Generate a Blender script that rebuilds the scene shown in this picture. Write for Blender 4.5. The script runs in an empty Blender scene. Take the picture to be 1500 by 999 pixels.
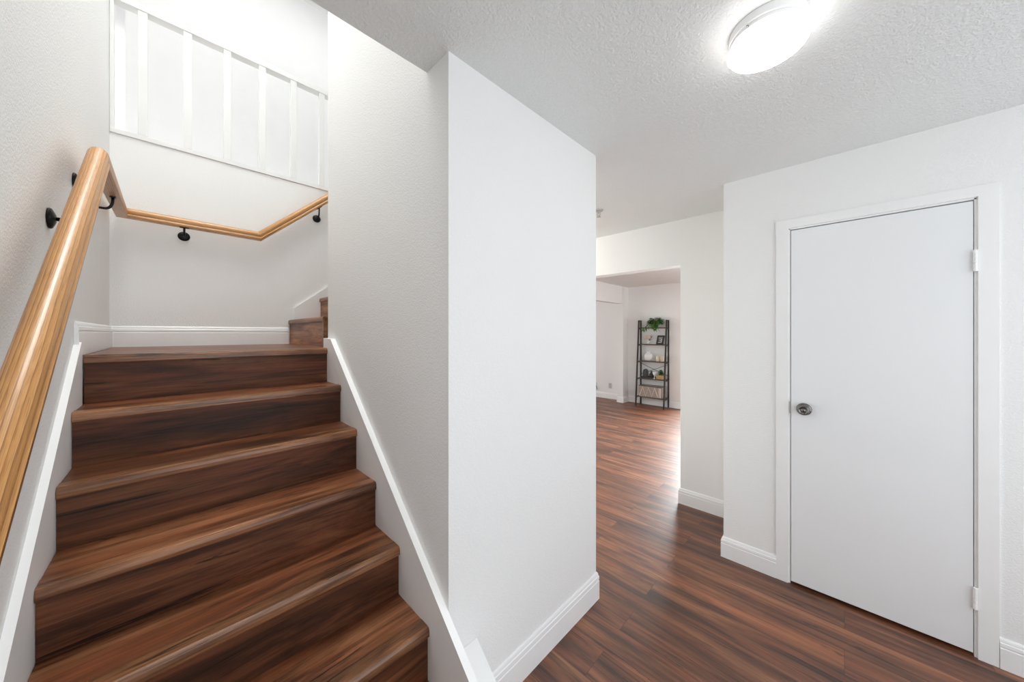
import bpy, bmesh, math, random
from mathutils import Vector, Matrix
random.seed(7)
SC = bpy.context.scene
COL = SC.collection
PI = math.pi

# ------------------------------------------------------------------ camera, world, lights, exposure
CAM_H = 1.42
FPX, PPX, PPY = 497.0, 750.0, 488.0
ANG = math.atan2(487, 497)                      # angle between the view axis and the +x walls
cd = bpy.data.cameras.new('camera'); cam = bpy.data.objects.new('camera', cd); COL.objects.link(cam)
cd.sensor_fit = 'HORIZONTAL'; cd.sensor_width = 36.0
cd.lens = FPX / 1500 * 36.0
cd.shift_y = -(499.5 - PPY) / 1500.0
cd.clip_start = 0.02; cd.clip_end = 200
fw = Vector((math.cos(ANG), math.sin(ANG), 0))
cam.location = (0, 0, CAM_H)
cam.rotation_euler = (PI/2, 0, ANG - PI/2)
SC.camera = cam

SC.view_settings.view_transform = 'Standard'
SC.view_settings.look = 'None'
SC.view_settings.gamma = 1.0
SC.view_settings.use_curve_mapping = False
SC.view_settings.exposure = 0.12
try:
    SC.cycles.use_denoising = True
    SC.cycles.max_bounces = 14
    SC.cycles.diffuse_bounces = 12
    SC.cycles.sample_clamp_indirect = 6.0
    SC.cycles.blur_glossy = 0.5
    SC.cycles.caustics_reflective = False
except Exception:
    pass

W = bpy.data.worlds.new('sky'); SC.world = W; W.use_nodes = True
bg = W.node_tree.nodes['Background']
bg.inputs[0].default_value = (0.86, 0.92, 1.0, 1); bg.inputs[1].default_value = 1.0

def area(name, loc, direction, sx, sy, power, color=(1, 1, 1), spread=PI):
    ld = bpy.data.lights.new(name, 'AREA'); ld.shape = 'RECTANGLE'; ld.size = sx; ld.size_y = sy
    ld.energy = power; ld.color = color; ld.spread = spread
    o = bpy.data.objects.new(name, ld); COL.objects.link(o); o.location = loc
    o.rotation_euler = Vector(direction).to_track_quat('-Z', 'Y').to_euler()
    return o
area('entry_daylight', (1.1, -1.55, 1.35), (0, 1, 0.0), 2.5, 2.1, 22, (0.935, 0.98, 1.0))
area('stairwell_fill', (0.30, 1.95, 4.95), (0, 0, -1), 1.0, 1.5, 26, (0.975, 1.0, 0.985), 1.75)  # added fill over the stairs
area('upper_hall_fill', (0.9, 3.40, 4.9), (0, 0.25, -1), 2.4, 0.4, 8.5, (1.0, 1.0, 1.0))  # added fill for the upper hall wall
area('upper_room_fill', (-0.9, 4.75, 4.6), (0.2, 0, -1), 0.9, 0.9, 15, (1.0, 1.0, 1.0))  # added fill for the room past the railing, no window built there
area('patio_daylight', (6.93, 0.62, 1.08), (-1, 0.06, -0.45), 2.9, 2.0, 195, (0.86, 0.965, 1.0), 1.8)
area('far_room_fill', (4.9, -1.42, 1.4), (0, 1, 0.22), 2.6, 1.5, 55, (0.90, 0.975, 1.0))  # added neutral fill just inside the solid near wall
area('living_daylight', (4.2, 7.6, 1.4), (0, -1, 0), 3.0, 2.0, 80, (1.0, 0.995, 0.98))

# ------------------------------------------------------------------ materials
def new_mat(name):
    m = bpy.data.materials.new(name); m.use_nodes = True
    nt = m.node_tree
    for n in list(nt.nodes): nt.nodes.remove(n)
    out = nt.nodes.new('ShaderNodeOutputMaterial'); b = nt.nodes.new('ShaderNodeBsdfPrincipled')
    nt.links.new(b.outputs[0], out.inputs[0])
    return m, nt, b
def nd(nt, t, **kw):
    n = nt.nodes.new(t)
    for k, v in kw.items():
        if k in n.inputs.keys(): n.inputs[k].default_value = v
        else: setattr(n, k, v)
    return n
def ramp(nt, fac, stops):
    r = nt.nodes.new('ShaderNodeValToRGB'); e = r.color_ramp.elements
    while len(e) < len(stops): e.new(0.5)
    for el, (p, c) in zip(e, stops): el.position = p; el.color = (*c, 1) if len(c) == 3 else c
    nt.links.new(fac, r.inputs[0]); return r
def mapping(nt, vec, scale=(1, 1, 1), loc=(0, 0, 0)):
    m = nt.nodes.new('ShaderNodeMapping'); m.inputs['Scale'].default_value = scale; m.inputs['Location'].default_value = loc
    nt.links.new(vec, m.inputs['Vector']); return m.outputs[0]
def noise(nt, vec, scale=1, detail=3, rough=0.5, dist=0.0):
    n = nt.nodes.new('ShaderNodeTexNoise'); n.inputs['Scale'].default_value = scale
    n.inputs['Detail'].default_value = detail; n.inputs['Roughness'].default_value = rough
    n.inputs['Distortion'].default_value = dist
    if vec is not None: nt.links.new(vec, n.inputs['Vector'])
    return n.outputs['Fac']
def mix(nt, fac, a, b, mode='MIX'):
    m = nt.nodes.new('ShaderNodeMix'); m.data_type = 'RGBA'; m.blend_type = mode
    for sock, v in ((m.inputs[0], fac), (m.inputs[6], a), (m.inputs[7], b)):
        if hasattr(v, 'is_linked'): nt.links.new(v, sock)
        else: sock.default_value = v if not isinstance(v, tuple) or len(v) == 4 else (*v, 1)
    return m.outputs[2]
def obj_coord(nt):
    return nt.nodes.new('ShaderNodeTexCoord').outputs['Object']
def bump(nt, b, height, strength, dist):
    n = nt.nodes.new('ShaderNodeBump'); n.inputs['Strength'].default_value = strength; n.inputs['Distance'].default_value = dist
    nt.links.new(height, n.inputs['Height']); nt.links.new(n.outputs[0], b.inputs['Normal'])

def plain(name, color, rough=0.5, metal=0.0, var=0.04, scale=8.0, bstr=0.0, bdist=0.001, spec=0.5):
    m, nt, b = new_mat(name)
    c = obj_coord(nt); f = noise(nt, c, scale, 3)
    lo = tuple(max(0, x*(1-var)) for x in color); hi = tuple(min(1, x*(1+var)) for x in color)
    r = ramp(nt, f, [(0.3, lo), (0.7, hi)]); nt.links.new(r.outputs[0], b.inputs['Base Color'])
    b.inputs['Roughness'].default_value = rough; b.inputs['Metallic'].default_value = metal
    b.inputs['Specular IOR Level'].default_value = spec
    if bstr: bump(nt, b, noise(nt, c, scale*6, 2), bstr, bdist)
    return m

def plaster(name, color, cell, strength, dist, rough=0.55):
    m, nt, b = new_mat(name)
    c = obj_coord(nt)
    a = noise(nt, c, cell, 3, 0.55, 0.4)
    r = ramp(nt, a, [(0.38, (0, 0, 0)), (0.62, (1, 1, 1))])
    bump(nt, b, r.outputs[0], strength, dist)
    v = noise(nt, c, 1.3, 2)
    col = ramp(nt, v, [(0.3, tuple(x*0.985 for x in color)), (0.7, color)])
    nt.links.new(col.outputs[0], b.inputs['Base Color'])
    b.inputs['Roughness'].default_value = rough
    b.inputs['Specular IOR Level'].default_value = 0.35
    return m

def vinyl(name, axis, plank=None, tone=1.0, rough=0.33, off=0.0, tan=0.0, spec=0.5, fineness=1.0):
    """dark red brown wood, grain along 'X' or 'Y'; plank=(width,length) draws the planks of a floor"""
    m, nt, b = new_mat(name)
    c = obj_coord(nt)
    sep = nt.nodes.new('ShaderNodeSeparateXYZ'); nt.links.new(c, sep.inputs[0])
    com = nt.nodes.new('ShaderNodeCombineXYZ')
    if axis == 'X':
        nt.links.new(sep.outputs[0], com.inputs[0]); nt.links.new(sep.outputs[1], com.inputs[1])
    else:
        nt.links.new(sep.outputs[1], com.inputs[0]); nt.links.new(sep.outputs[0], com.inputs[1])
    nt.links.new(sep.outputs[2], com.inputs[2])
    v = com.outputs[0]
    if off:
        v = mapping(nt, v, loc=(off, off*1.7, off*0.6))
    pl = None
    if plank:
        br = nt.nodes.new('ShaderNodeTexBrick'); nt.links.new(v, br.inputs['Vector'])
        br.inputs['Scale'].default_value = 1.0; br.inputs['Brick Width'].default_value = plank[1]
        br.inputs['Row Height'].default_value = plank[0]; br.inputs['Mortar Size'].default_value = 0.0009
        br.inputs['Mortar Smooth'].default_value = 0.0; br.inputs['Bias'].default_value = 0.0
        br.inputs['Color1'].default_value = (0, 0, 0, 1); br.inputs['Color2'].default_value = (1, 1, 1, 1)
        br.offset = 0.37; br.offset_frequency = 2
        pl = br
        sc = nt.nodes.new('ShaderNodeVectorMath'); sc.operation = 'SCALE'
        nt.links.new(br.outputs['Color'], sc.inputs[0]); sc.inputs['Scale'].default_value = 7.3
        ad = nt.nodes.new('ShaderNodeVectorMath'); ad.operation = 'ADD'
        nt.links.new(v, ad.inputs[0]); nt.links.new(sc.outputs[0], ad.inputs[1]); v = ad.outputs[0]
    broad = noise(nt, mapping(nt, v, (1.1, 8.0*fineness, 8.0*fineness)), 1.0, 5, 0.62, 0.9)
    fine = noise(nt, mapping(nt, v, (5.0, 150.0, 150.0)), 1.0, 3, 0.65, 0.2)
    mid = noise(nt, mapping(nt, v, (2.0, 30.0*fineness, 30.0*fineness), (3.1, 1.7, 0.4)), 1.0, 4, 0.65, 1.2)
    hue = noise(nt, mapping(nt, v, (0.8, 12.0*fineness, 12.0*fineness), (7.7, 5.2, 3.9)), 1.0, 3, 0.55, 0.5)
    t = tone
    base = ramp(nt, broad, [(0.32, (0.050*t, 0.0170*t, 0.0085*t)), (0.44, (0.108*t, 0.034*t, 0.0145*t)),
                            (0.55, (0.188*t, 0.059*t, 0.025*t)), (0.68, (0.270*t, 0.098*t, 0.043*t))])
    brown = ramp(nt, broad, [(0.32, (0.034*t, 0.0155*t, 0.0075*t)), (0.44, (0.095*t, 0.039*t, 0.0165*t)),
                             (0.55, (0.180*t, 0.078*t, 0.034*t)), (0.68, (0.275*t, 0.134*t, 0.066*t))])
    hr = ramp(nt, hue, [(0.40, (0, 0, 0)), (0.60, (1, 1, 1))])
    hm = nt.nodes.new('ShaderNodeMath'); hm.operation = 'MULTIPLY_ADD'; nt.links.new(hr.outputs[0], hm.inputs[0])
    hm.inputs[1].default_value = 0.6; hm.inputs[2].default_value = tan; hm.use_clamp = True
    base = mix(nt, hm.outputs[0], base.outputs[0], brown.outputs[0])
    fr = ramp(nt, fine, [(0.30, (0.62, 0.60, 0.58)), (0.62, (1.12, 1.12, 1.12))])
    col = mix(nt, 0.85, base, fr.outputs[0], 'MULTIPLY')
    mr = ramp(nt, mid, [(0.34, (0.44, 0.40, 0.38)), (0.47, (1, 1, 1)), (0.62, (1.15, 1.13, 1.1))])
    col = mix(nt, 0.85, col, mr.outputs[0], 'MULTIPLY')
    crack = noise(nt, mapping(nt, v, (1.1, 26.0, 26.0), (9.2, 4.1, 2.2)), 1.0, 6, 0.72, 1.4)
    cr = ramp(nt, crack, [(0.345, (0.10, 0.08, 0.08)), (0.385, (1, 1, 1))])
    col = mix(nt, 0.9, col, cr.outputs[0], 'MULTIPLY')
    if pl:
        tonev = ramp(nt, pl.outputs['Color'], [(0.0, (0.80, 0.79, 0.78)), (1.0, (1.22, 1.20, 1.18))])
        col = mix(nt, 1.0, col, tonev.outputs[0], 'MULTIPLY')
        mo = ramp(nt, pl.outputs['Fac'], [(0.0, (1, 1, 1)), (1.0, (0.35, 0.32, 0.30))])
        col = mix(nt, 1.0, col, mo.outputs[0], 'MULTIPLY')
    nt.links.new(col, b.inputs['Base Color'])
    rr = nt.nodes.new('ShaderNodeMapRange'); nt.links.new(fine, rr.inputs[0])
    rr.inputs[3].default_value = rough - 0.05; rr.inputs[4].default_value = rough + 0.07
    nt.links.new(rr.outputs[0], b.inputs['Roughness'])
    b.inputs['Specular IOR Level'].default_value = spec
    bump(nt, b, fine, 0.12, 0.0006)
    return m

def oak(name):
    m, nt, b = new_mat(name)
    a = nt.nodes.new('ShaderNodeAttribute'); a.attribute_name = 'grain'; v = a.outputs['Vector']
    warp = noise(nt, mapping(nt, v, (2.2, 14, 14)), 1.0, 2, 0.5, 0.3)
    w = nt.nodes.new('ShaderNodeTexWave'); w.wave_type = 'BANDS'; w.bands_direction = 'Y'; w.wave_profile = 'SAW'
    nt.links.new(mapping(nt, v, (1.4, 34, 26)), w.inputs['Vector'])
    w.inputs['Scale'].default_value = 1.4; w.inputs['Distortion'].default_value = 5.5
    w.inputs['Detail'].default_value = 2.0; w.inputs['Detail Scale'].default_value = 0.7
    pores = noise(nt, mapping(nt, v, (22, 620, 620)), 1.0, 2, 0.5)
    base = ramp(nt, w.outputs['Fac'], [(0.0, (0.30, 0.125, 0.034)), (0.28, (0.50, 0.235, 0.068)), (1.0, (0.62, 0.33, 0.115))])
    pr = ramp(nt, pores, [(0.34, (0.58, 0.48, 0.40)), (0.5, (1, 1, 1))])
    col = mix(nt, 0.6, base.outputs[0], pr.outputs[0], 'MULTIPLY')
    wr = ramp(nt, warp, [(0.3, (0.88, 0.86, 0.82)), (0.7, (1.06, 1.05, 1.03))])
    col = mix(nt, 1.0, col, wr.outputs[0], 'MULTIPLY')
    nt.links.new(col, b.inputs['Base Color'])
    b.inputs['Roughness'].default_value = 0.36
    b.inputs['Coat Weight'].default_value = 0.2; b.inputs['Coat Roughness'].default_value = 0.18
    return m

M = {}
M['wall'] = plaster('wall_paint', (0.845, 0.846, 0.837), 150, 0.20, 0.004)
M['hall_wall'] = plaster('hall_wall_paint', (0.845, 0.846, 0.837), 70, 0.05, 0.003)
M['ceiling'] = plaster('ceiling_texture', (0.79, 0.805, 0.80), 110, 0.42, 0.005, 0.7)
M['trim'] = plain('white_trim_paint', (0.86, 0.86, 0.855), 0.32, var=0.01)
M['door'] = plain('white_door_paint', (0.82, 0.83, 0.838), 0.34, var=0.008, scale=3)
M['rail_white'] = plain('white_railing_paint', (0.80, 0.80, 0.79), 0.45, var=0.01)
M['upper'] = plain('upper_wall_paint', (0.86, 0.86, 0.86), 0.6, var=0.01)
M['dark'] = plain('closet_shade', (0.05, 0.05, 0.05), 0.8)  # near-black colour stands in for the shade inside the closet
M['floor'] = vinyl('floor_planks', 'Y', plank=(0.152, 1.22), tone=1.10, rough=0.42, spec=0.85, fineness=1.5)
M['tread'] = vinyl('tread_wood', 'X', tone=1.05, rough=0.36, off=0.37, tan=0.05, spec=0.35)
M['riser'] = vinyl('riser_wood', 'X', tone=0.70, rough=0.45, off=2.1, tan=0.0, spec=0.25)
M['riser_side'] = vinyl('upper_riser_wood', 'Y', tone=1.9, rough=0.42, off=4.3, tan=0.6)
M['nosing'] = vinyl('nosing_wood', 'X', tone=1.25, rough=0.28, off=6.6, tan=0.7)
M['nosing_y'] = vinyl('upper_nosing_wood', 'Y', tone=1.6, rough=0.34, off=5.2, tan=0.7)
M['oak'] = oak('honey_oak')
M['black'] = plain('black_iron', (0.018, 0.018, 0.018), 0.38, 0.6)
M['nickel'] = plain('aged_nickel', (0.17, 0.165, 0.155), 0.24, 1.0, var=0.15, scale=60)
M['shelf_metal'] = plain('black_shelf_metal', (0.028, 0.026, 0.024), 0.45, 0.2)
M['shelf_wood'] = plain('dark_shelf_board', (0.085, 0.058, 0.040), 0.5, var=0.25, scale=14)
M['leaf'] = plain('leaf_green', (0.070, 0.200, 0.035), 0.65, var=0.6, scale=22, spec=0.2)
M['leaf2'] = plain('leaf_dark_green', (0.045, 0.145, 0.032), 0.65, var=0.5, scale=22, spec=0.2)
M['pot'] = plain('blush_pot', (0.52, 0.40, 0.34), 0.6)
M['petal'] = plain('cream_petal', (0.86, 0.75, 0.64), 0.6, var=0.1, scale=30)
M['berry'] = plain('dark_sprig', (0.06, 0.045, 0.035), 0.6)
M['glassy'] = plain('pale_vase', (0.66, 0.68, 0.60), 0.2)
M['white_cer'] = plain('white_ceramic', (0.80, 0.80, 0.80), 0.35, var=0.01)
M['cream'] = plain('cream_ceramic', (0.74, 0.67, 0.52), 0.45)
M['black_cer'] = plain('black_ceramic', (0.030, 0.028, 0.028), 0.45)
M['char'] = plain('charcoal_stone', (0.085, 0.080, 0.078), 0.6, var=0.3, scale=40)
M['tanwood'] = plain('tan_wood', (0.50, 0.33, 0.14), 0.5, var=0.15, scale=18)
M['basket'] = plain('taupe_weave', (0.36, 0.30, 0.255), 0.8, var=0.3, scale=70, bstr=0.5, bdist=0.004)
M['cordw'] = plain('white_cord', (0.80, 0.78, 0.72), 0.6)
M['paper'] = plain('print_paper', (0.72, 0.72, 0.72), 0.6)
M['grey'] = plain('grey_metal', (0.45, 0.45, 0.44), 0.4, 0.4)
M['socket'] = plain('outlet_plastic', (0.62, 0.62, 0.61), 0.4)

def lamp_mat():
    m, nt, b = new_mat('opal_glass_lit')
    b.inputs['Base Color'].default_value = (0.9, 0.9, 0.9, 1)
    b.inputs['Roughness'].default_value = 0.3
    b.inputs['Emission Color'].default_value = (1.0, 0.985, 0.96, 1)
    b.inputs['Emission Strength'].default_value = 9.0
    return m
M['opal'] = lamp_mat()

# ------------------------------------------------------------------ mesh helpers
class MB:
    def __init__(s): s.bm = bmesh.new()
    def box(s, x0, x1, y0, y1, z0, z1, bev=0.0):
        vs = [s.bm.verts.new((x, y, z)) for x in (x0, x1) for y in (y0, y1) for z in (z0, z1)]
        F = [(0, 1, 3, 2), (4, 6, 7, 5), (0, 4, 5, 1), (2, 3, 7, 6), (0, 2, 6, 4), (1, 5, 7, 3)]
        fs = [s.bm.faces.new([vs[i] for i in f]) for f in F]
        if bev:
            es = list({e for f in fs for e in f.edges})
            bmesh.ops.bevel(s.bm, geom=es, offset=bev, segments=2, affect='EDGES', profile=0.5)
        return s
    def prism(s, poly, fa, fb):
        """poly of 2d points; fa/fb map a point to the two end positions"""
        a = [s.bm.verts.new(fa(p)) for p in poly]; b = [s.bm.verts.new(fb(p)) for p in poly]
        n = len(poly)
        s.bm.faces.new(a); s.bm.faces.new(list(reversed(b)))
        for i in range(n): s.bm.faces.new((a[i], b[i], b[(i+1) % n], a[(i+1) % n]))
        return s
    def prism_x(s, poly, x0, x1): return s.prism(poly, lambda p: (x0, p[0], p[1]), lambda p: (x1, p[0], p[1]))
    def prism_y(s, poly, y0, y1): return s.prism(poly, lambda p: (p[0], y0, p[1]), lambda p: (p[0], y1, p[1]))
    def lathe(s, prof, c=(0, 0, 0), axis='Z', seg=32, mat=None):
        """prof: (radius, height); axis direction Z or any vector"""
        q = Matrix.Identity(3) if axis == 'Z' else Vector(axis).to_track_quat('Z', 'Y').to_matrix()
        rings = []
        for r, h in prof:
            if r < 1e-5: rings.append([s.bm.verts.new(Vector(c) + q @ Vector((0, 0, h)))])
            else: rings.append([s.bm.verts.new(Vector(c) + q @ Vector((r*math.cos(2*PI*i/seg), r*math.sin(2*PI*i/seg), h))) for i in range(seg)])
        for A, B in zip(rings, rings[1:]):
            for i in range(seg):
                j = (i+1) % seg
                if len(A) == 1 and len(B) == 1: continue
                if len(A) == 1: s.bm.faces.new((A[0], B[i], B[j]))
                elif len(B) == 1: s.bm.faces.new((A[i], A[j], B[0]))
                else: s.bm.faces.new((A[i], A[j], B[j], B[i]))
        for R in (rings[0], rings[-1]):
            if len(R) > 2: s.bm.faces.new(R)
        return s
    def tube(s, pts, r, seg=10):
        pts = [Vector(p) for p in pts]; rings = []
        rs = r if isinstance(r, (list, tuple)) else [r]*len(pts)
        up = Vector((0, 0, 1))
        for i, p in enumerate(pts):
            d = (pts[min(i+1, len(pts)-1)] - pts[max(i-1, 0)]).normalized()
            a = d.cross(up)
            if a.length < 1e-3: a = d.cross(Vector((1, 0, 0)))
            a.normalize(); b = d.cross(a)
            rings.append([s.bm.verts.new(p + rs[i]*(a*math.cos(2*PI*k/seg) + b*math.sin(2*PI*k/seg))) for k in range(seg)])
        for A, B in zip(rings, rings[1:]):
            for k in range(seg): s.bm.faces.new((A[k], A[(k+1) % seg], B[(k+1) % seg], B[k]))
        s.bm.faces.new(rings[0]); s.bm.faces.new(rings[-1])
        return s
    def bar(s, p, q, w, d, up=(0, 0, 1)):
        p, q = Vector(p), Vector(q); t = (q-p).normalized(); a = t.cross(Vector(up))
        if a.length < 1e-3: a = t.cross(Vector((0, 1, 0)))
        a.normalize(); b = a.cross(t)
        vs = [s.bm.verts.new(o + sx*w/2*a + sy*d/2*b) for o in (p, q) for sx, sy in ((-1, -1), (1, -1), (1, 1), (-1, 1))]
        s.bm.faces.new(vs[:4]); s.bm.faces.new(vs[4:])
        for i in range(4): s.bm.faces.new((vs[i], vs[(i+1) % 4], vs[4+(i+1) % 4], vs[4+i]))
        return s
    def leaf(s, p, d, L, w, droop=0.3):
        p = Vector(p); d = Vector(d).normalized(); a = d.cross(Vector((0, 0, 1)))
        if a.length < 1e-3: a = Vector((1, 0, 0))
        a.normalize(); nrm = a.cross(d)
        pts = []
        for t, ww in ((0, 0.05), (0.3, 0.9), (0.6, 0.85), (1.0, 0.03)):
            c = p + d*L*t + Vector((0, 0, -droop*L*t*t))
            pts.append((c - a*w/2*ww + nrm*w*0.12*ww, c, c + a*w/2*ww + nrm*w*0.12*ww))
        vs = [[s.bm.verts.new(x) for x in row] for row in pts]
        for A, B in zip(vs, vs[1:]):
            s.bm.faces.new((A[0], A[1], B[1], B[0])); s.bm.faces.new((A[1], A[2], B[2], B[1]))
        return s
    def build(s, name, mat, parent=None, smooth=False, loc=None, auto=None):
        bmesh.ops.recalc_face_normals(s.bm, faces=s.bm.faces)
        me = bpy.data.meshes.new(name)
        if loc is not None: bmesh.ops.translate(s.bm, verts=s.bm.verts, vec=-Vector(loc))
        s.bm.to_mesh(me); s.bm.free()
        me.materials.append(mat)
        o = bpy.data.objects.new(name, me); COL.objects.link(o)
        if parent:
            o.parent = parent
            # geometry is given in world coordinates, parents are unrotated empties or meshes
            if loc is None:
                pl = world_loc(parent)
                if pl.length > 0: me.transform(Matrix.Translation(-pl))
        if loc is not None: o.location = loc
        if smooth:
            for p in me.polygons: p.use_smooth = True
            if auto:
                try: me.set_sharp_from_angle(angle=auto)
                except Exception: pass
        return o
def world_loc(o):
    l = Vector((0, 0, 0))
    while o is not None: l = l + o.location; o = o.parent
    return l
def empty(name, loc=(0, 0, 0)):
    o = bpy.data.objects.new(name, None); COL.objects.link(o); o.location = loc; o.empty_display_size = 0.1
    return o
def tag(o, label, cat, group=None, kind=None):
    o['label'] = label; o['category'] = cat
    if group: o['group'] = group
    if kind: o['kind'] = kind
    return o
def struct(o, label=None, cat=None):
    o['kind'] = 'structure'
    if label: o['label'] = label
    if cat: o['category'] = cat
    return o

# ------------------------------------------------------------------ measured layout (metres)
ZC = 2.368            # hall ceiling
Z2 = 2.66             # upper floor
ZC2 = 5.03            # upper ceiling
XD = 0.665            # stair face of the dividing block
XE = 1.612            # hall face of the dividing block
YF = 0.950            # front face of the dividing block
YE = 2.160            # far end of the stair face
XR = 2.486            # wall with the door
YR = 0.550            # its end
XF = 3.012            # wall with the wide opening
XS = 6.742            # wall behind the shelf
YB = 3.200            # back wall of the stairwell
YO = 1.086            # edge of the stairwell opening in the ceiling
YN = -1.6             # behind the camera
ZL, RISE, RUN, Y0 = 1.334, 0.1875, 0.2115, 2.084
def xl(y): return -0.24 - 0.0158*max(0.0, 2.06 - y)        # left wall leans out a little towards the entry

# ------------------------------------------------------------------ the shell
struct(MB().box(-0.6, 7.0, YN, 8.0, -0.06, 0.0).build('floor', M['floor']), 'dark red-brown plank floor of the hall and far room', 'floor')

b = MB()
b.box(-0.6, 7.0, YN, YO, ZC, ZC+0.24)
b.box(XD+0.14, 7.0, YO, YE, ZC, ZC+0.24)
b.box(XE-0.02, 7.0, YE, 8.0, ZC, ZC+0.24)
struct(b.build('ceiling', M['ceiling']), 'white knockdown textured hall ceiling with square edge at the stairwell', 'ceiling')

# left wall (slightly out of square below the landing)
b = MB()
b.prism([(xl(YN), YN), (xl(2.06), 2.06), (xl(2.06), YB+0.1), (-0.5, YB+0.1), (-0.5, YN)], lambda p: (p[0], p[1], -0.02), lambda p: (p[0], p[1], ZC2))
struct(b.build('wall_left', M['wall']), 'white textured wall on the left carrying the oak handrail', 'wall')

# back wall of the stairwell
struct(MB().box(-0.5, 2.6, YB, YB+0.1, 0, Z2-0.012).build('wall_back', M['wall']), 'white wall behind the landing below the upper railing', 'wall')

# dividing block
b = MB()
b.box(XD, XE, YF, YE, 0, ZC+0.1)
b.box(XD, XD+0.14, YF, YE, ZC+0.1, ZC2)
struct(b.build('wall_divider', M['wall']), 'white textured wall block between the stairs and the hall', 'wall')

b = MB()
b.box(XE-0.1, XE, YE+0.0005, 3.35, 0, ZC+0.1)
struct(MB().box(XD+0.142, XE-0.101, YE+0.0005, YE+0.16, 0, ZC2).build('wall_stair', M['wall']))
struct(b.build('wall_hall', M['wall']), 'white wall between the upper flight and the hall', 'wall')
# upper storey
struct(MB().box(-2.2, 2.6, YB+0.1, 5.6, Z2-0.25, Z2-0.012).build('floor_upper', M['trim']), 'upper hall floor edge', 'floor')
b = MB()
b.box(-0.232, 2.6, 4.19, 4.29, Z2-0.02, ZC2)
struct(b.build('wall_upper', M['upper']), 'white wall of the upper hall behind the railing', 'wall')
b = MB()
b.box(-2.2, -0.2, 5.5, 5.6, Z2-0.02, ZC2); b.box(-2.3, -2.2, 3.2, 5.6, Z2-0.02, ZC2)
b.box(2.6, 2.7, YE, 4.3, Z2-0.02, ZC2); b.box(-2.2, -0.5, YB, YB+0.1, Z2-0.02, ZC2)
struct(b.build('wall_upper_room', M['upper']), 'bright white upper wall seen at the left end of the railing', 'wall')
struct(MB().box(-0.232, -0.14, 4.29, 5.55, Z2-0.02, ZC2).build('wall_upper_side', M['upper']))
struct(MB().box(-0.5, 2.7, YO-0.1, YO, ZC+0.24, ZC2).build('wall_upper_front', M['upper']))
struct(MB().box(-2.3, 2.7, YO-0.1, 5.6, ZC2, ZC2+0.1).build('ceiling_upper', M['upper']), 'white upper ceiling', 'ceiling')

# wall with the door
DY0, DY1, DZ = -0.404, 0.217, 2.003         # door leaf
OY0, OY1, OZ = DY0-0.009, DY1+0.009, DZ+0.010
b = MB()
b.box(XR, XR+0.11, YN, OY0, 0, ZC); b.box(XR, XR+0.11, OY1, YR, 0, ZC); b.box(XR, XR+0.11, OY0, OY1, OZ, ZC)
b.box(XR+0.11, XF+0.02, YR-0.11, YR, 0, ZC)
struct(b.build('wall_right', M['wall']), 'white textured wall holding the closet door', 'wall')
b = MB()
b.box(XR+0.112, XR+0.75, OY0-0.3, OY0-0.28, 0, ZC); b.box(XR+0.112, XR+0.75, YR-0.14, YR-0.115, 0, ZC); b.box(XR+0.74, XR+0.76, OY0-0.3, YR-0.115, 0, ZC)
struct(b.build('wall_closet', M['dark']))

# far wall with the wide opening
FY0, FY1, FZ = 0.980, 2.75, 1.992
b = MB()
b.box(XF, XF+0.12, YR-0.1, FY0, 0, ZC); b.box(XF, XF+0.12, FY0, FY1, FZ, ZC); b.box(XF, XF+0.12, FY1, 3.6, 0, ZC)
struct(b.build('wall_far', M['hall_wall']), 'warm white wall with the wide cased opening to the far room', 'wall')

# far room
b = MB()
b.box(XS, XS+0.12, 2.13, 8.0, 0, ZC); b.box(XS, XS+0.12, -1.0, 2.13, 2.1, ZC); b.box(XS, XS+0.12, YN, -1.0, 0, ZC)
struct(b.build('wall_far_room', M['hall_wall']), 'pale wall behind the ladder shelf', 'wall')
b = MB()
b.box(6.52, XS, 3.222, 3.34, 0, ZC); b.box(XF+0.5, 6.53, 3.222, 3.34, 2.02, ZC)
struct(b.build('wall_partition', M['hall_wall']), 'pale partition stub and header left of the ladder shelf', 'wall')
b = MB(); b.box(XF+0.1, XS+0.1, YN, YN+0.1, 0, ZC)
struct(b.build('wall_room_near', M['hall_wall']))
b = MB(); b.box(0.8, 2.7, 7.9, 8.0, 0, ZC); b.box(5.7, 7.0, 7.9, 8.0, 0, ZC); b.box(2.7, 5.7, 7.9, 8.0, 2.1, ZC)
b.box(XE-0.9, XE-0.8, 3.3, 8.0, 0, ZC)
struct(b.build('wall_living', M['hall_wall']))
# patio opening in the far room (outside the frame, the daylight on the floor comes in here)
pw = struct(empty('window_1', (XS, 0.5, 0)), 'wide patio window of the far room', 'window')
f = MB()
for y in (-0.98, 0.5, 2.105): f.box(XS+0.02, XS+0.07, y-0.02, y+0.02, 0.0, 2.1)
f.box(XS-0.01, XS+0.05, -1.0, 2.13, 2.04, 2.1); f.box(XS-0.01, XS+0.05, -1.0, 2.13, 0.0, 0.06)
f.build('window_frame', M['trim'], pw)

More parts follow.
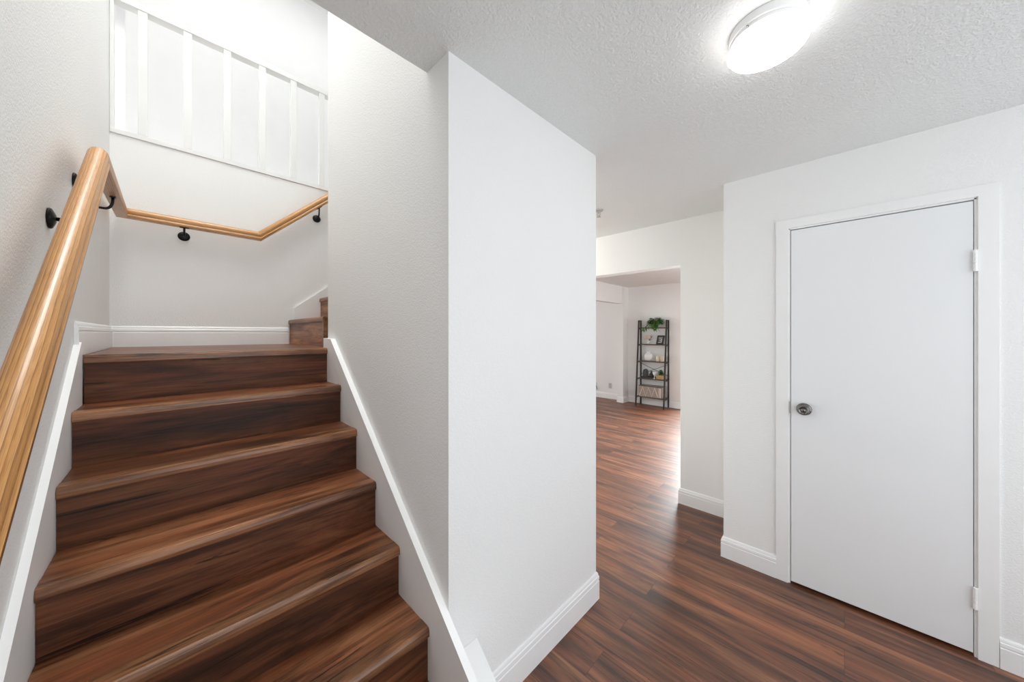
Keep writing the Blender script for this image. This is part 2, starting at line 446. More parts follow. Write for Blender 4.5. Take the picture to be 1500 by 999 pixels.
# ------------------------------------------------------------------ baseboards
BP = [(0, 0), (0.0125, 0), (0.0125, 0.096), (0.0105, 0.100), (0.0105, 0.103), (0.0125, 0.106), (0.0115, 0.120),
      (0.0085, 0.124), (0.0085, 0.128), (0.0065, 0.136), (0.003, 0.142), (0, 0.142)]
def baseboard(name, pts, mat=None, z=0.0, h=1.0):
    """pts: floor polyline along the wall face; the board grows to the left of the direction of travel"""
    b = MB(); P = [Vector(p) for p in pts]; n = len(P)
    offs = []
    for i in range(n):
        ds = []
        if i > 0: ds.append((P[i]-P[i-1]).normalized())
        if i < n-1: ds.append((P[i+1]-P[i]).normalized())
        ns = [Vector((-d.y, d.x)) for d in ds]
        if len(ns) == 1: offs.append(ns[0])
        else:
            m = (ns[0]+ns[1]).normalized(); offs.append(m / max(0.2, m.dot(ns[0])))
    rings = [[b.bm.verts.new((P[i].x+offs[i].x*u, P[i].y+offs[i].y*u, z+w*h)) for u, w in BP] for i in range(n)]
    k = len(BP)
    for A, B in zip(rings, rings[1:]):
        for j in range(k): b.bm.faces.new((A[j], A[(j+1) % k], B[(j+1) % k], B[j]))
    b.bm.faces.new(rings[0]); b.bm.faces.new(rings[-1])
    return struct(b.build(name, mat or M['trim']))
e = 0.0005

baseboard('baseboard_divider', [(XE+e, 3.3), (XE+e, YF-e), (0.789, YF-e)])
baseboard('baseboard_door_side', [(XR-e, DY1+0.066), (XR-e, YR+e), (XF-e, YR+e), (XF-e, FY0+e), (XF+0.12, FY0+e)], h=0.90)
baseboard('baseboard_right', [(XR-e, YN), (XR-e, DY0-0.067)], h=0.90)
baseboard('baseboard_far_room', [(XS-e, 2.14), (XS-e, 3.222-e), (6.52-e, 3.222-e), (6.52-e, 3.34+e), (XS-e, 3.34+e), (XS-e, 7.9)], h=0.85)
baseboard('baseboard_landing', [(0.69, YB-e), (xl(3)+e, YB-e), (xl(2.06)+e, 2.045)], z=ZL, h=0.92)

# ------------------------------------------------------------------ staircase
ST = tag(empty('staircase', (0.2, 1.0, 0)), 'dark red-brown wood staircase rising between white skirt boards to a landing', 'staircase')
SKL, SKR = 0.018, 0.025
def sx(y): return xl(y) + SKL
XK = XD - SKR
def skewbox(b, y0, y1, z0, z1, xr=XK, dl=0.0):
    vs = [b.bm.verts.new((x, y, z)) for y in (y0, y1) for z in (z0, z1) for x in (sx(y)+dl, xr)]
    for f in ((0, 1, 3, 2), (4, 6, 7, 5), (0, 4, 5, 1), (2, 3, 7, 6), (0, 2, 6, 4), (1, 5, 7, 3)): b.bm.faces.new([vs[i] for i in f])
NOSE = [(0.060, 0.0), (0.060, -0.004), (0.016, -0.006), (0.014, -0.030), (0.003, -0.0305), (0.0005, -0.027), (0.0, -0.016),
        (0.0015, -0.006), (0.006, 0.001), (0.012, 0.0025), (0.055, 0.0022)]
for k in range(8):
    yn = Y0 - RUN*k; z = ZL - RISE*k
    zb = z - RISE if k < 7 else 0.0
    if k < 8 and z > 0.015:
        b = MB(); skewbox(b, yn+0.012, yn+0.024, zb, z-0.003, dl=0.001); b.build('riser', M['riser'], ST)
        b = MB()
        if k == 0:
            b.box(sx(3)+0.001, XK, yn+0.05, YB-0.001, z-0.03, z)
        else:
            skewbox(b, yn+0.05, yn+RUN+0.014, z-0.03, z, dl=0.001)
        t = b.build('landing' if k == 0 else 'tread', M['tread'], ST)
        b = MB()
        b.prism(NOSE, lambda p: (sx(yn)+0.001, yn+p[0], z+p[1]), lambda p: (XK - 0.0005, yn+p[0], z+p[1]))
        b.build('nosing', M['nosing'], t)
# second flight, turning right along the back wall
UF = tag(empty('upper_flight', (0.8, 2.7, ZL)), 'short upper flight of wood steps turning right off the landing, mostly behind the divider wall', 'stairs')
MB().box(XK+0.0005, 0.80, YE+0.001, YB-0.001, ZL-0.03, ZL).build('landing_strip', M['tread'], UF)
for j in range(3):
    xr_, z = 0.690 + 0.222*j, ZL + 0.190*(j+1)
    ya = 2.345
    MB().box(xr_+0.010, xr_+0.022, ya+0.012, YB-0.001, z-0.19, z-0.003).build('riser', M['riser_side'], UF)
    t = MB().box(xr_+0.04, xr_+0.236, ya+0.03, YB-0.001, z-0.03, z).build('tread', M['nosing_y'], UF)
    b = MB(); b.prism(NOSE, lambda p: (xr_+p[0], ya, z+p[1]), lambda p: (xr_+p[0], YB-0.001, z+p[1])); b.build('nosing', M['nosing_y'], t)
    if j == 0:
        b = MB(); b.box(xr_+0.011, 1.0, ya, ya+0.012, ZL, z-0.004); b.box(xr_+0.003, xr_+0.026, ya-0.006, ya+0.014, ZL, z-0.03)
        b.build('end_panel', M['nosing'], UF)
# white skirt boards
def zr(y): return 1.367 + 0.905*(y - 2.017)
def zlft(y): return 1.334 + 0.8865*(y - Y0) + 0.078
b = MB(); y1 = 2.028
b.prism_x([(YF-0.55, -0.0), (YF-0.55, max(0.03, zr(YF-0.55))), (y1+0.012, zr(y1+0.012)), (YE-0.002, zr(y1+0.012)+0.004), (YE-0.002, 0.0)], XK, XD - 0.0005)
struct(b.build('trim_1', M['trim']), 'white sloping skirt board along the right side of the stairs', 'skirt board')
b = MB(); ya, yb = 0.45, 2.055
P = lambda f: (lambda p: (f(p[0]), p[0], p[1]))
b.prism([(ya, 0), (ya, max(0.03, zlft(ya))), (yb, zlft(yb)), (yb+0.02, zlft(yb)-0.02), (yb+0.02, 0.0)], P(lambda y: xl(y)+0.0005), P(sx))
struct(b.build('trim_2', M['trim']), 'white sloping skirt board along the left side of the stairs', 'skirt board')
# skirt of the second flight
b = MB(); b.prism_y([(0.705, ZL+0.19), (0.732, ZL+0.19), (0.732, 1.625), (1.30, 1.625+0.80*0.568), (1.30, ZL+0.19)], YB-0.016, YB-0.0005)
struct(b.build('trim_3', M['trim']), 'short white sloping skirt board rising right on the back wall above the landing', 'skirt board')
# low stringer curb that carries on in front of the divider
b = MB()
def zc(y): return 0.320 + 0.85*(y - YF)
b.prism_x([(YF-0.37, 0), (YF-0.37, max(0.012, zc(YF-0.37))), (YF-0.001, zc(YF)), (YF-0.001, 0)], XD, 0.787)
struct(b.build('trim_4', M['trim']), 'low white sloping curb at the foot of the divider wall', 'curb')

# ------------------------------------------------------------------ door
D = struct(empty('door_1', (XR, DY1, 0)), 'flat white closet door with round knob', 'door')
MB().box(XR-0.004, XR+0.031, DY0, DY1, 0.016, DZ-0.002, 0.0012).build('door_panel', M['door'], D)
b = MB()
b.box(XR-0.002, XR+0.11, OY0-0.004, OY0+0.006, 0.0, OZ); b.box(XR-0.002, XR+0.11, OY1-0.006, OY1+0.004, 0.0, OZ); b.box(XR-0.002, XR+0.11, OY0, OY1, OZ-0.006, OZ+0.004)
b.box(XR+0.034, XR+0.07, OY0, OY0+0.022, 0, OZ); b.box(XR+0.034, XR+0.07, OY1-0.022, OY1, 0, OZ); b.box(XR+0.034, XR+0.07, OY0, OY1, OZ-0.022, OZ)
b.build('door_jamb', M['trim'], D)
CW, CT = 0.054, 0.011
b = MB()
ci, co = OY1+0.003, OY1+0.003+CW; ri, ro = OY0-0.003, OY0-0.003-CW; zi, zo = OZ+0.003, OZ+0.003+CW-0.008
x0, x1 = XR-CT, XR-0.0005
b.prism([(ci, 0.0), (ci, zi), (co, zo), (co, 0.0)], lambda p: (x0, *p), lambda p: (x1, *p))
b.prism([(ri, 0.0), (ri, zi), (ro, zo), (ro, 0.0)], lambda p: (x0, *p), lambda p: (x1, *p))
b.prism([(ri, zi), (ci, zi), (co, zo), (ro, zo)], lambda p: (x0, *p), lambda p: (x1, *p))
es = [x for x in b.bm.edges]
b.build('door_casing', M['trim'], D)
kb = MB().lathe([(0.0, 0.0), (0.033, 0.0), (0.0335, 0.004), (0.030, 0.008), (0.026, 0.0095), (0.016, 0.011), (0.0125, 0.016), (0.0125, 0.026),
      (0.017, 0.030), (0.024, 0.036), (0.0262, 0.043), (0.0255, 0.050), (0.022, 0.0545), (0.019, 0.0555), (0.0175, 0.053), (0.012, 0.0515), (0.008, 0.0515), (0.007, 0.0535), (0.0, 0.054)],
      (XR-0.004, 0.160, 0.998), (-1, 0, 0), 40).build('door_knob', M['nickel'], D, True)
MB().box(XR-0.0045, XR+0.02, DY1+0.0005, DY1+0.0065, 0.965, 1.032).build('latch_plate', M['grey'], D)
for zc_ in (1.737, 0.262):
    b = MB()
    for q in range(5): b.lathe([(0.0, 0), (0.0062, 0), (0.0066, 0.0008), (0.0066, 0.0176), (0.0062, 0.0184), (0, 0.0184)], (XR-0.0125, DY0-0.004, zc_-0.047+q*0.0188), 'Z', 14)
    b.box(XR-0.016, XR-0.010, DY0-0.0125, DY0-0.0045, zc_-0.047, zc_+0.047)
    b.build('hinge', M['trim'], D)

# ------------------------------------------------------------------ ceiling lamp
LC = (1.306, 0.172)
L = tag(empty('ceiling_light', (LC[0], LC[1], ZC)), 'round white flush ceiling lamp with glowing opal diffuser', 'ceiling light')
MB().lathe([(0, 0), (0.099, 0), (0.100, -0.003), (0.100, -0.024), (0.097, -0.027), (0.0, -0.027)], (*LC, ZC-0.0005), 'Z', 64).build('lamp_base', M['trim'], L, True, auto=0.6)
MB().lathe([(0.080, -0.0275), (0.096, -0.0275), (0.098, -0.030), (0.098, -0.039), (0.095, -0.042), (0.080, -0.042)], (*LC, ZC), 'Z', 64).build('lamp_ring', M['trim'], L, True, auto=0.6)
MB().lathe([(0.060, -0.0425), (0.089, -0.0425), (0.090, -0.048), (0.098, -0.051), (0.1035, -0.056), (0.1035, -0.060), (0.098, -0.068), (0.080, -0.077), (0.050, -0.084), (0.022, -0.0875), (0, -0.088)], (*LC, ZC), 'Z', 64).build('lamp_diffuser', M['opal'], L, True)
MB().lathe([(0, 0), (0.003, 0), (0.0034, 0.003), (0.002, 0.006), (0, 0.006)], (LC[0]-0.097*math.cos(0.35), LC[1]+0.097*math.sin(0.35), ZC-0.0345), (-math.cos(0.35), math.sin(0.35), 0), 12).build('lamp_screw', M['nickel'], L)
hl = bpy.data.lights.new('hall_lamp_light', 'POINT'); hl.energy = 9; hl.shadow_soft_size = 0.09; hl.color = (1.0, 0.90, 0.76)
ho = bpy.data.objects.new('hall_lamp_light', hl); COL.objects.link(ho); ho.location = (2.60, 2.35, 2.22)

# sprinkler head
sp = (2.335, 1.352)
S = tag(empty('fire_sprinkler', (*sp, ZC)), 'small grey fire sprinkler head hanging from the hall ceiling', 'sprinkler')
MB().lathe([(0, 0), (0.032, 0), (0.030, -0.008), (0.014, -0.012), (0.012, -0.022), (0, -0.022)], (*sp, ZC-0.0005), 'Z', 24).build('escutcheon', M['grey'], S, True, auto=0.6)
b = MB()
for s_ in (-1, 1): b.tube([(sp[0], sp[1]+s_*0.010, ZC-0.02), (sp[0], sp[1]+s_*0.014, ZC-0.034), (sp[0], sp[1]+s_*0.004, ZC-0.050)], 0.0028, 8)
b.tube([(sp[0], sp[1], ZC-0.02), (sp[0], sp[1], ZC-0.052)], 0.002, 8)
b.build('sprinkler_frame', M['grey'], S)
MB().lathe([(0, -0.050), (0.015, -0.051), (0.016, -0.054), (0, -0.055)], (*sp, ZC), 'Z', 16).build('deflector', M['grey'], S)

# ------------------------------------------------------------------ oak handrail
RP = [(-0.023, 0.0), (0.023, 0.0), (0.0255, 0.003), (0.0258, 0.013), (0.0215, 0.0175), (0.0208, 0.0215), (0.0232, 0.0265), (0.0252, 0.034)]
for q in range(1, 12):
    a = PI*q/12
    RP.append((0.0254*math.cos(a), 0.034 + 0.026*math.sin(a)))
RP += [(-0.0252, 0.034), (-0.0232, 0.0265), (-0.0208, 0.0215), (-0.0215, 0.0175), (-0.0258, 0.013), (-0.0255, 0.003)]
HP = [Vector(p) for p in ((-0.166-0.0158*(1.706), 0.36, 1.498-0.86*0.94), (-0.1675, 1.905, 2.018), (-0.186, 3.126, 2.124), (0.503, 3.126, 2.114), (1.55, 3.126, 2.114+0.893*1.047))]
H = tag(empty('handrail', (-0.24, 1.9, 2.0)), 'honey oak wall handrail bending from the left wall round to the back wall', 'handrail')
dirs = [(HP[i+1]-HP[i]).normalized() for i in range(4)]
def frame(d):
    a = d.cross(Vector((0, 0, 1))).normalized(); return a, a.cross(d).normalized()
def cut(i, d, p):
    """end ring for the segment with direction d at joint i: mitre plane"""
    a, u = frame(d)
    if i == 0 or i == 4: n = d
    else: n = (dirs[i-1]+dirs[i]).normalized()
    ring = []
    for (c, h) in RP:
        q = p + a*c + u*h
        t = (p - q).dot(n)/d.dot(n)
        ring.append(q + d*t)
    return ring
run = 0.0
for i in range(4):
    d = dirs[i]; a, u = frame(d); A = cut(i, d, HP[i]); Bq = cut(i+1, d, HP[i+1])
    ln = (HP[i+1]-HP[i]).length; nseg = 12
    b = MB(); rings = []; g = []
    for s_ in range(nseg+1):
        t = s_/nseg; rings.append([b.bm.verts.new(A[k].lerp(Bq[k], t)) for k in range(len(RP))])
    for A_, B_ in zip(rings, rings[1:]):
        for k in range(len(RP)): b.bm.faces.new((A_[k], A_[(k+1) % len(RP)], B_[(k+1) % len(RP)], B_[k]))
    b.bm.faces.new(rings[0]); b.bm.faces.new(rings[-1])
    b.bm.verts.index_update()
    for r_ in rings:
        for k, v in enumerate(r_): g.append(((v.co-HP[i]).dot(d) + run, (v.co-HP[i]).dot(a) + i*0.31, (v.co-HP[i]).dot(u) + i*0.17))
    o = b.build('rail', M['oak'], H, True, auto=0.7)
    at = o.data.attributes.new('grain', 'FLOAT_VECTOR', 'POINT')
    for k, v in enumerate(g): at.data[k].vector = v
    run += ln + 1.3
def bracket(ros, nrm, top):
    ros, nrm, top = Vector(ros), Vector(nrm), Vector(top)
    b = MB(); b.lathe([(0, 0), (0.030, 0), (0.031, 0.003), (0.029, 0.007), (0.020, 0.011), (0.012, 0.014), (0.0, 0.0145)], ros + nrm*0.0005, nrm, 28)
    br = b.build('wall_bracket', M['black'], H, True, auto=0.7)
    out = (top-ros).dot(nrm)
    pts = [ros + nrm*0.008]
    e1 = ros + nrm*(out*0.55); pts.append(e1)
    for q in range(1, 7):
        t = q/7; c0 = e1; c1 = Vector((top.x, top.y, ros.z)) + (top-ros)*0.0; c2 = top - Vector((0, 0, 0.004))
        pts.append((1-t)**2*c0 + 2*t*(1-t)*c1 + t*t*c2)
    pts.append(top - Vector((0, 0, 0.002)))
    b = MB(); b.tube(pts, 0.0058, 12); b.build('bracket_arm', M['black'], br, True)
    return br
def railz(i, s): # bottom centre of segment i at its fraction s
    return HP[i].lerp(HP[i+1], s)
def plate(br, i, s):
    p = railz(i, s); d = dirs[i]; b = MB(); a, u = frame(d)
    b.bar(p - d*0.022 - u*0.002, p + d*0.022 - u*0.002, 0.020, 0.004, up=a if False else u)
    b.build('saddle_plate', M['black'], br)
for i, s, dz in ((0, 0.865, -0.075), (0, 0.30, -0.075), (1, 0.115, -0.045), (1, 0.48, -0.060), (2, 0.395, -0.045), (3, 0.375, -0.075)):
    p = railz(i, s)
    if i < 2: ros, nrm = (xl(p.y), p.y, p.z+dz), (1, 0, 0)
    else: ros, nrm = (p.x, YB, p.z+dz), (0, -1, 0)
    plate(bracket(ros, nrm, p - Vector((0, 0, 0.002))), i, s)

# ------------------------------------------------------------------ upper railing
B_ = tag(empty('stair_railing', (0.4, YB+0.03, Z2)), 'white square railing along the upper hall above the landing', 'railing')
RX1 = 2.6
MB().box(-0.239, RX1, YB-0.012, YB+0.055, 3.470, 3.508, 0.002).build('top_rail', M['rail_white'], B_)
MB().box(-0.239, RX1, YB-0.008, YB+0.098, Z2-0.0115, Z2+0.018, 0.002).build('bottom_rail', M['rail_white'], B_)
MB().box(-0.239, -0.222, YB-0.006, YB+0.05, Z2+0.018, 3.47).build('end_post', M['rail_white'], B_)
for k in range(13):
    x = -0.102 + 0.2075*k
    MB().box(x-0.021, x+0.021, YB-0.008, YB+0.024, Z2+0.0175, 3.4705, 0.002).build('baluster', M['rail_white'], B_)

# ------------------------------------------------------------------ ladder shelf
SY0, SY1 = 2.396, 2.932
LS = tag(empty('ladder_shelf', (6.58, 2.66, 0)), 'black ladder shelf with five boards against the pale far wall', 'shelf')
HT = 1.655
def fx(z): return 6.468 + (6.612-6.468)*z/HT
def bx_(z): return 6.700 + (6.705-6.700)*z/HT
def sy(y, z): return y + (SY0-y if y < 2.6 else SY1-y)*0 + (0.012 if y < 2.6 else -0.030)*z/HT*0 
LY = (SY0, SY1)
SH = [1.530, 1.205, 0.876, 0.543, 0.193]
for y in LY:
    MB().bar((fx(0), y, 0), (fx(HT), y, HT), 0.024, 0.024, up=(0, 1, 0)).build('leg', M['shelf_metal'], LS)
    MB().bar((bx_(0), y, 0), (bx_(HT), y, HT), 0.024, 0.024, up=(0, 1, 0)).build('leg', M['shelf_metal'], LS)
    MB().box(fx(HT)-0.012, bx_(HT)+0.012, y-0.012, y+0.012, HT-0.004, HT+0.020).build('leg_cap', M['shelf_metal'], LS)
    for z in SH: MB().box(fx(z), bx_(z), y-0.009, y+0.009, z-0.034, z-0.018).build('side_rail', M['shelf_metal'], LS)
for z in SH:
    MB().box(fx(z)-0.010, bx_(z)-0.012, SY0+0.0125, SY1-0.0125, z-0.018, z, 0.002).build('shelf_board', M['shelf_wood'], LS)
b = MB()
b.bar((6.702, SY0, 0.82), (6.702, SY1, 0.60), 0.007, 0.007); b.bar((6.698, SY1, 0.82), (6.698, SY0, 0.60), 0.007, 0.007)
b.build('cross_brace', M['shelf_metal'], LS)

# things on the shelf
def shx(z): return (fx(z) + bx_(z))/2
# trailing plant
x, y, z = shx(1.53)+0.005, 2.62, 1.5305
PLT = tag(empty('potted_plant', (x, y, z)), 'trailing green plant in a blush pot on the top board', 'plant')
MB().lathe([(0, 0), (0.034, 0), (0.040, 0.02), (0.045, 0.070), (0.042, 0.070), (0.038, 0.060), (0, 0.058)], (x, y, z), 'Z', 24).build('pot', M['pot'], PLT, True, auto=0.7)
b = MB(); rnd = random.Random(3)
for q in range(240):
    a = rnd.uniform(0, 2*PI); el = rnd.uniform(-0.1, 1.4); ln = rnd.uniform(0.03, 0.125)
    p0 = Vector((x, y, z+0.062)) + Vector((math.cos(a)*0.030, math.sin(a)*0.030, rnd.uniform(0, 0.05)))
    tip = p0 + Vector((math.cos(a)*math.cos(el)*0.5, math.sin(a)*math.cos(el), math.sin(el)*0.95))*ln*0.8
    tip.x = min(tip.x, 6.675)
    b.leaf(tip, (math.cos(a)*0.5, math.sin(a), 0.35*math.sin(el)), rnd.uniform(0.05, 0.08), rnd.uniform(0.030, 0.046), 0.5)
for q in range(55):      # trailing stems to the left and in front
    t = rnd.random()
    if q % 3: p = Vector((fx(1.53)-0.046+rnd.uniform(-0.015, 0.012), 2.66+0.165*t+rnd.uniform(-0.02, 0.02), 1.60-0.09*t+rnd.uniform(-0.03, 0.03)))
    else: p = Vector((fx(1.53)-0.050+rnd.uniform(-0.01, 0.008), 2.575+rnd.uniform(-0.04, 0.03), 1.60-0.13*t))
    b.leaf(p, (rnd.uniform(-0.5, 0.1), rnd.uniform(-1, 1), rnd.uniform(-0.5, 0.4)), rnd.uniform(0.04, 0.06), rnd.uniform(0.026, 0.038), 0.5)
for q in range(26):
    p = Vector((fx(1.53)-0.050+rnd.uniform(-0.01, 0.008), 2.585+rnd.uniform(-0.05, 0.05), 1.610-0.075*rnd.random()))
    b.leaf(p, (rnd.uniform(-0.4, 0.0), rnd.uniform(-0.7, 0.7), rnd.uniform(-0.9, 0.1)), rnd.uniform(0.045, 0.065), rnd.uniform(0.028, 0.040), 0.5)
b.tube([(x, y+0.02, z+0.065), (fx(1.53)-0.006, 2.70, z+0.07), (fx(1.53)-0.036, 2.76, z+0.03), (fx(1.53)-0.042, 2.815, z-0.02)], 0.0025, 6)
b.tube([(x, y-0.01, z+0.065), (fx(1.53)-0.016, 2.58, z+0.07), (fx(1.53)-0.040, 2.57, z-0.05)], 0.0025, 6)
b.build('foliage', M['leaf'], PLT)
# flowers
x, y, z = shx(1.205), 2.752, 1.2055
FL = tag(empty('flower_vase', (x, y, z)), 'small pale vase of cream flowers on the second board, left of the frame', 'vase')
MB().lathe([(0, 0), (0.026, 0), (0.034, 0.018), (0.033, 0.04), (0.020, 0.058), (0.022, 0.066), (0.018, 0.066), (0.014, 0.056), (0, 0.05)], (x, y, z), 'Z', 24).build('vase', M['glassy'], FL, True)
rnd = random.Random(11)
b = MB()
for q in range(5):
    a = q*1.256+0.4; c = Vector((x+0.022*math.cos(a)-0.015, y+0.038*math.sin(a)+0.012, z+0.115+0.022*math.cos(a*2)))
    for r_ in range(3):
        for w_ in range(7):
            aa = w_*2*PI/7 + r_*0.4
            b.leaf(c, (math.cos(aa)*(0.4+0.3*r_), math.sin(aa)*(0.4+0.3*r_), 1.0-0.35*r_), 0.050, 0.040, -0.1)
b.build('flowers', M['petal'], FL)
b = MB()
for q in range(12):
    a = rnd.uniform(-1.9, -0.9); e_ = (x-0.01, y+math.sin(a)*0.06-0.01, z+0.12+rnd.uniform(-0.03, 0.065))
    b.tube([(x, y, z+0.055), e_], 0.0018, 5); b.leaf(e_, (0.1, math.sin(a), 0.5), 0.03, 0.014, 0.3)
b.build('sprigs', M['berry'], FL)
# picture frame, leaning back
PF = empty('picture_frame', (shx(1.205)-0.042, 2.520, 1.2095)); PF.rotation_euler = (0, math.radians(26), 0)
tag(PF, 'black picture frame leaning back on the second board beside the cream flowers', 'picture frame')
def local(mb, name, mat, parent, smooth=False):
    o = mb.build(name, mat, None, smooth); o.parent = parent; return o
W2, HH, T = 0.066, 0.182, 0.014
b = MB()
b.box(-T/2, T/2, -W2, -W2+0.016, 0, HH); b.box(-T/2, T/2, W2-0.016, W2, 0, HH); b.box(-T/2, T/2, -W2, W2, 0, 0.018); b.box(-T/2, T/2, -W2, W2, HH-0.018, HH)
local(b, 'frame', M['black_cer'], PF)
pr = local(MB().box(-0.001, 0.004, -W2+0.015, W2-0.015, 0.017, HH-0.017), 'print', M['char'], PF)
b = MB(); b.box(-0.0025, -0.001, -0.038, 0.038, 0.128, 0.150)
b2 = local(b, 'caption_band', M['grey'], PF)
b = MB()
for (y0, y1, z0, z1) in ((-0.030, 0.032, 0.104, 0.118), (-0.030, -0.014, 0.030, 0.118), (-0.030, 0.020, 0.068, 0.080), (-0.030, 0.032, 0.030, 0.044)): b.box(-0.0025, -0.001, y0, y1, z0, z1)
local(b, 'numeral', M['paper'], PF)
# third board
x, y, z = shx(0.876), 2.742, 0.8765
o = MB().lathe([(0, 0), (0.040, 0), (0.062, 0.022), (0.078, 0.060), (0.080, 0.090), (0.070, 0.124), (0.046, 0.146), (0.030, 0.156), (0.027, 0.176), (0.034, 0.194), (0.029, 0.194), (0.021, 0.176), (0.021, 0.155), (0, 0.15)], (x, y, z), 'Z', 36).build('vase', M['white_cer'], None, True, loc=(x, y, z))
tag(o, 'round white ceramic vase on the middle board', 'vase')
for (yy, r_, h_, lab) in ((2.562, 0.040, 0.098, 'cream candle cup on the middle board, nearer the white vase'), (2.482, 0.036, 0.112, 'taller cream candle cup on the middle board, at its right end')):
    o = MB().lathe([(0, 0), (r_*0.8, 0), (r_, h_*0.2), (r_, h_*0.9), (r_*0.94, h_), (r_*0.84, h_), (r_*0.82, h_*0.75), (0, h_*0.72)], (x, yy, z), 'Z', 28).build('candle_cup', M['cream'], None, True, loc=(x, yy, z), auto=0.7)
    tag(o, lab, 'candle holder', 'cream candle cups')
# fourth board
z4 = 0.5435; x = shx(0.543)-0.01
TRZ = 0.012
b = MB(); b.box(x-0.075, x+0.075, 2.622, 2.862, z4, z4+0.008); 
for (a0, a1, c0, c1) in ((x-0.075, x-0.069, 2.622, 2.862), (x+0.069, x+0.075, 2.622, 2.862), (x-0.075, x+0.075, 2.622, 2.628), (x-0.075, x+0.075, 2.856, 2.862)): b.box(a0, a1, c0, c1, z4+0.008, z4+0.030)
tag(b.build('tray', M['black_cer'], None, loc=(x, 2.742, z4)), 'low black tray on the fourth board under the dark ornaments', 'tray')
zt = z4+0.0085
arc = [(-0.046, 0)] + [(0.046*math.cos(PI-PI*q/14), 0.115+0.052*math.sin(PI*q/14)) for q in range(15)] + [(0.046, 0)]
b = MB(); b.prism([(2.790+p[0], zt+p[1]) for p in arc], lambda p: (x-0.022, *p), lambda p: (x+0.022, *p))
AO = b.build('arch_ornament', M['char'], None, loc=(x, 2.79, zt)); tag(AO, 'charcoal arched ornament at the left end of the black tray', 'ornament')
b = MB()
for s_ in (0.74, 0.48):
    pts = [(x-0.0235, 2.790-0.046*s_, zt+0.01)] + [(x-0.0235, 2.790+0.046*s_*math.cos(PI-PI*q/12)*-1*-1, zt+0.115+0.052*s_*math.sin(PI*q/12)) for q in range(13)] + [(x-0.0235, 2.790+0.046*s_, zt+0.01)]
    b.tube(pts, 0.0028, 6)
b.build('ridge', M['black_cer'], AO)
o = MB().lathe([(0, 0), (0.026, 0), (0.043, 0.026), (0.047, 0.052), (0.036, 0.080), (0.016, 0.098), (0.014, 0.118), (0.022, 0.132), (0.018, 0.132), (0.010, 0.118), (0, 0.112)], (x, 2.676, zt), 'Z', 32).build('bud_vase', M['black_cer'], None, True, loc=(x, 2.676, zt))
tag(o, 'round black bud vase on the black tray beside the arched ornament', 'vase')
# white goblet and a little dark cube
o = MB().lathe([(0, 0), (0.022, 0), (0.022, 0.006), (0.006, 0.012), (0.005, 0.060), (0.018, 0.078), (0.032, 0.128), (0.029, 0.128), (0.014, 0.082), (0, 0.076)], (x-0.045, 2.604, z4), 'Z', 28).build('goblet', M['white_cer'], None, True, loc=(x-0.045, 2.604, z4))
tag(o, 'small white goblet between the black vase and the wooden planter', 'goblet')
# planter
PLN = tag(empty('planter', (x, 2.508, z4)), 'tan wooden box planter with a bushy green plant on the fourth board', 'plant')
b = MB(); b.box(x-0.04, x+0.04, 2.448, 2.568, z4, z4+0.072, 0.003); b.build('wooden_box', M['tanwood'], PLN)
b = MB(); rnd = random.Random(5)
for q in range(130):
    a = rnd.uniform(0, 2*PI); el = rnd.uniform(0.05, 1.45); r_ = rnd.uniform(0.03, 0.085)
    p = Vector((x+0.01+math.cos(a)*math.cos(el)*r_*0.55, 2.497+math.sin(a)*math.cos(el)*r_*0.75, z4+0.066+math.sin(el)*r_*1.15))
    b.leaf(p, (math.cos(a)*math.cos(el)*0.5, 0.3*math.sin(a)*math.cos(el), math.sin(el)*0.6+0.2), rnd.uniform(0.03, 0.045), rnd.uniform(0.018, 0.028), 0.4)
b.tube([(x, 2.508, z4+0.06), (x, 2.508, z4+0.11)], 0.006, 6)
b.build('foliage', M['leaf2'], PLN)
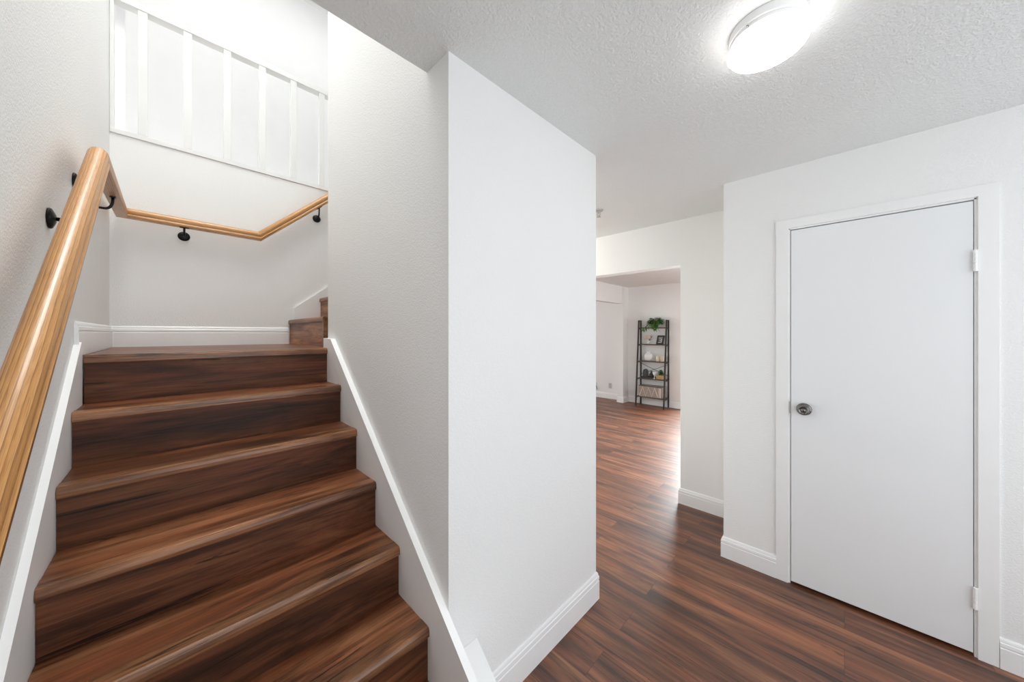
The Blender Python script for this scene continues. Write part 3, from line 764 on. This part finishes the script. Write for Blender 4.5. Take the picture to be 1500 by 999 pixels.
# basket
z5 = 0.1935; by0, by1 = 2.440, 2.872; bx0, bx1 = fx(0.19)+0.003, bx_(0.19)-0.018
BK = tag(empty('storage_basket', ((bx0+bx1)/2, (by0+by1)/2, z5)), 'taupe storage basket with white zigzag cord on the bottom board', 'basket')
b = MB(); t = 0.008; hb = 0.205
b.box(bx0, bx1, by0, by1, z5, z5+t); b.box(bx0, bx0+t, by0, by1, z5+t, z5+hb); b.box(bx1-t, bx1, by0, by1, z5+t, z5+hb); b.box(bx0+t, bx1-t, by0, by0+t, z5+t, z5+hb); b.box(bx0+t, bx1-t, by1-t, by1, z5+t, z5+hb)
b.build('body', M['basket'], BK)
b = MB(); n = 6
zz = [(bx0-0.002, by1-0.01-(by1-by0-0.08)*q/n, z5+(0.014 if q % 2 == 0 else hb-0.022)) for q in range(n+1)]
b.tube(zz, 0.0055, 6); b.tube([(bx0-0.002, by0+0.045, z5+0.01), (bx0-0.002, by0+0.045, z5+hb-0.02)], 0.0055, 6); b.tube([(bx0-0.002, by0+0.022, z5+0.01), (bx0-0.002, by0+0.022, z5+hb-0.02)], 0.0055, 6)
b.build('zigzag_cord', M['cordw'], BK)
b = MB()
for (p, q) in (((bx0, by0), (bx0, by1)), ((bx1, by0), (bx1, by1)), ((bx0, by0), (bx1, by0)), ((bx0, by1), (bx1, by1))): b.tube([(*p, z5+hb), (*q, z5+hb)], 0.006, 8)
b.build('rim', M['char'], BK)

# ------------------------------------------------------------------ outlets on the far wall
def outlet(y, z, lab):
    o = empty('wall_outlet', (XS, y, z)); tag(o, lab, 'outlet')
    MB().box(XS-0.006, XS-0.0005, y-0.036, y+0.036, z-0.058, z+0.058, 0.002).build('cover_plate', M['socket'], o)
    for dz in (-0.024, 0.024): MB().box(XS-0.0075, XS-0.006, y-0.016, y+0.016, z+dz-0.014, z+dz+0.014).build('receptacle', M['grey'], o)
outlet(3.626, 0.282, 'pale wall outlet low on the far wall left of the partition stub')
outlet(3.985, 0.262, 'pale wall outlet with black plugs at the edge of the divider wall')
AD = tag(empty('power_adapter', (XS-0.0085, 3.985, 0.24)), 'black plug with looping cord in the far wall outlet', 'power adapter')
MB().box(XS-0.040, XS-0.0085, 3.960, 4.012, 0.215, 0.258, 0.004).build('plug', M['black_cer'], AD)
MB().tube([(XS-0.030, 3.985, 0.216), (XS-0.032, 3.95, 0.165), (XS-0.030, 3.925, 0.185), (XS-0.028, 3.955, 0.235), (XS-0.028, 4.02, 0.30), (XS-0.028, 4.07, 0.26), (XS-0.028, 4.05, 0.19), (XS-0.028, 3.99, 0.15)], 0.006, 8).build('cord', M['black_cer'], AD, True)
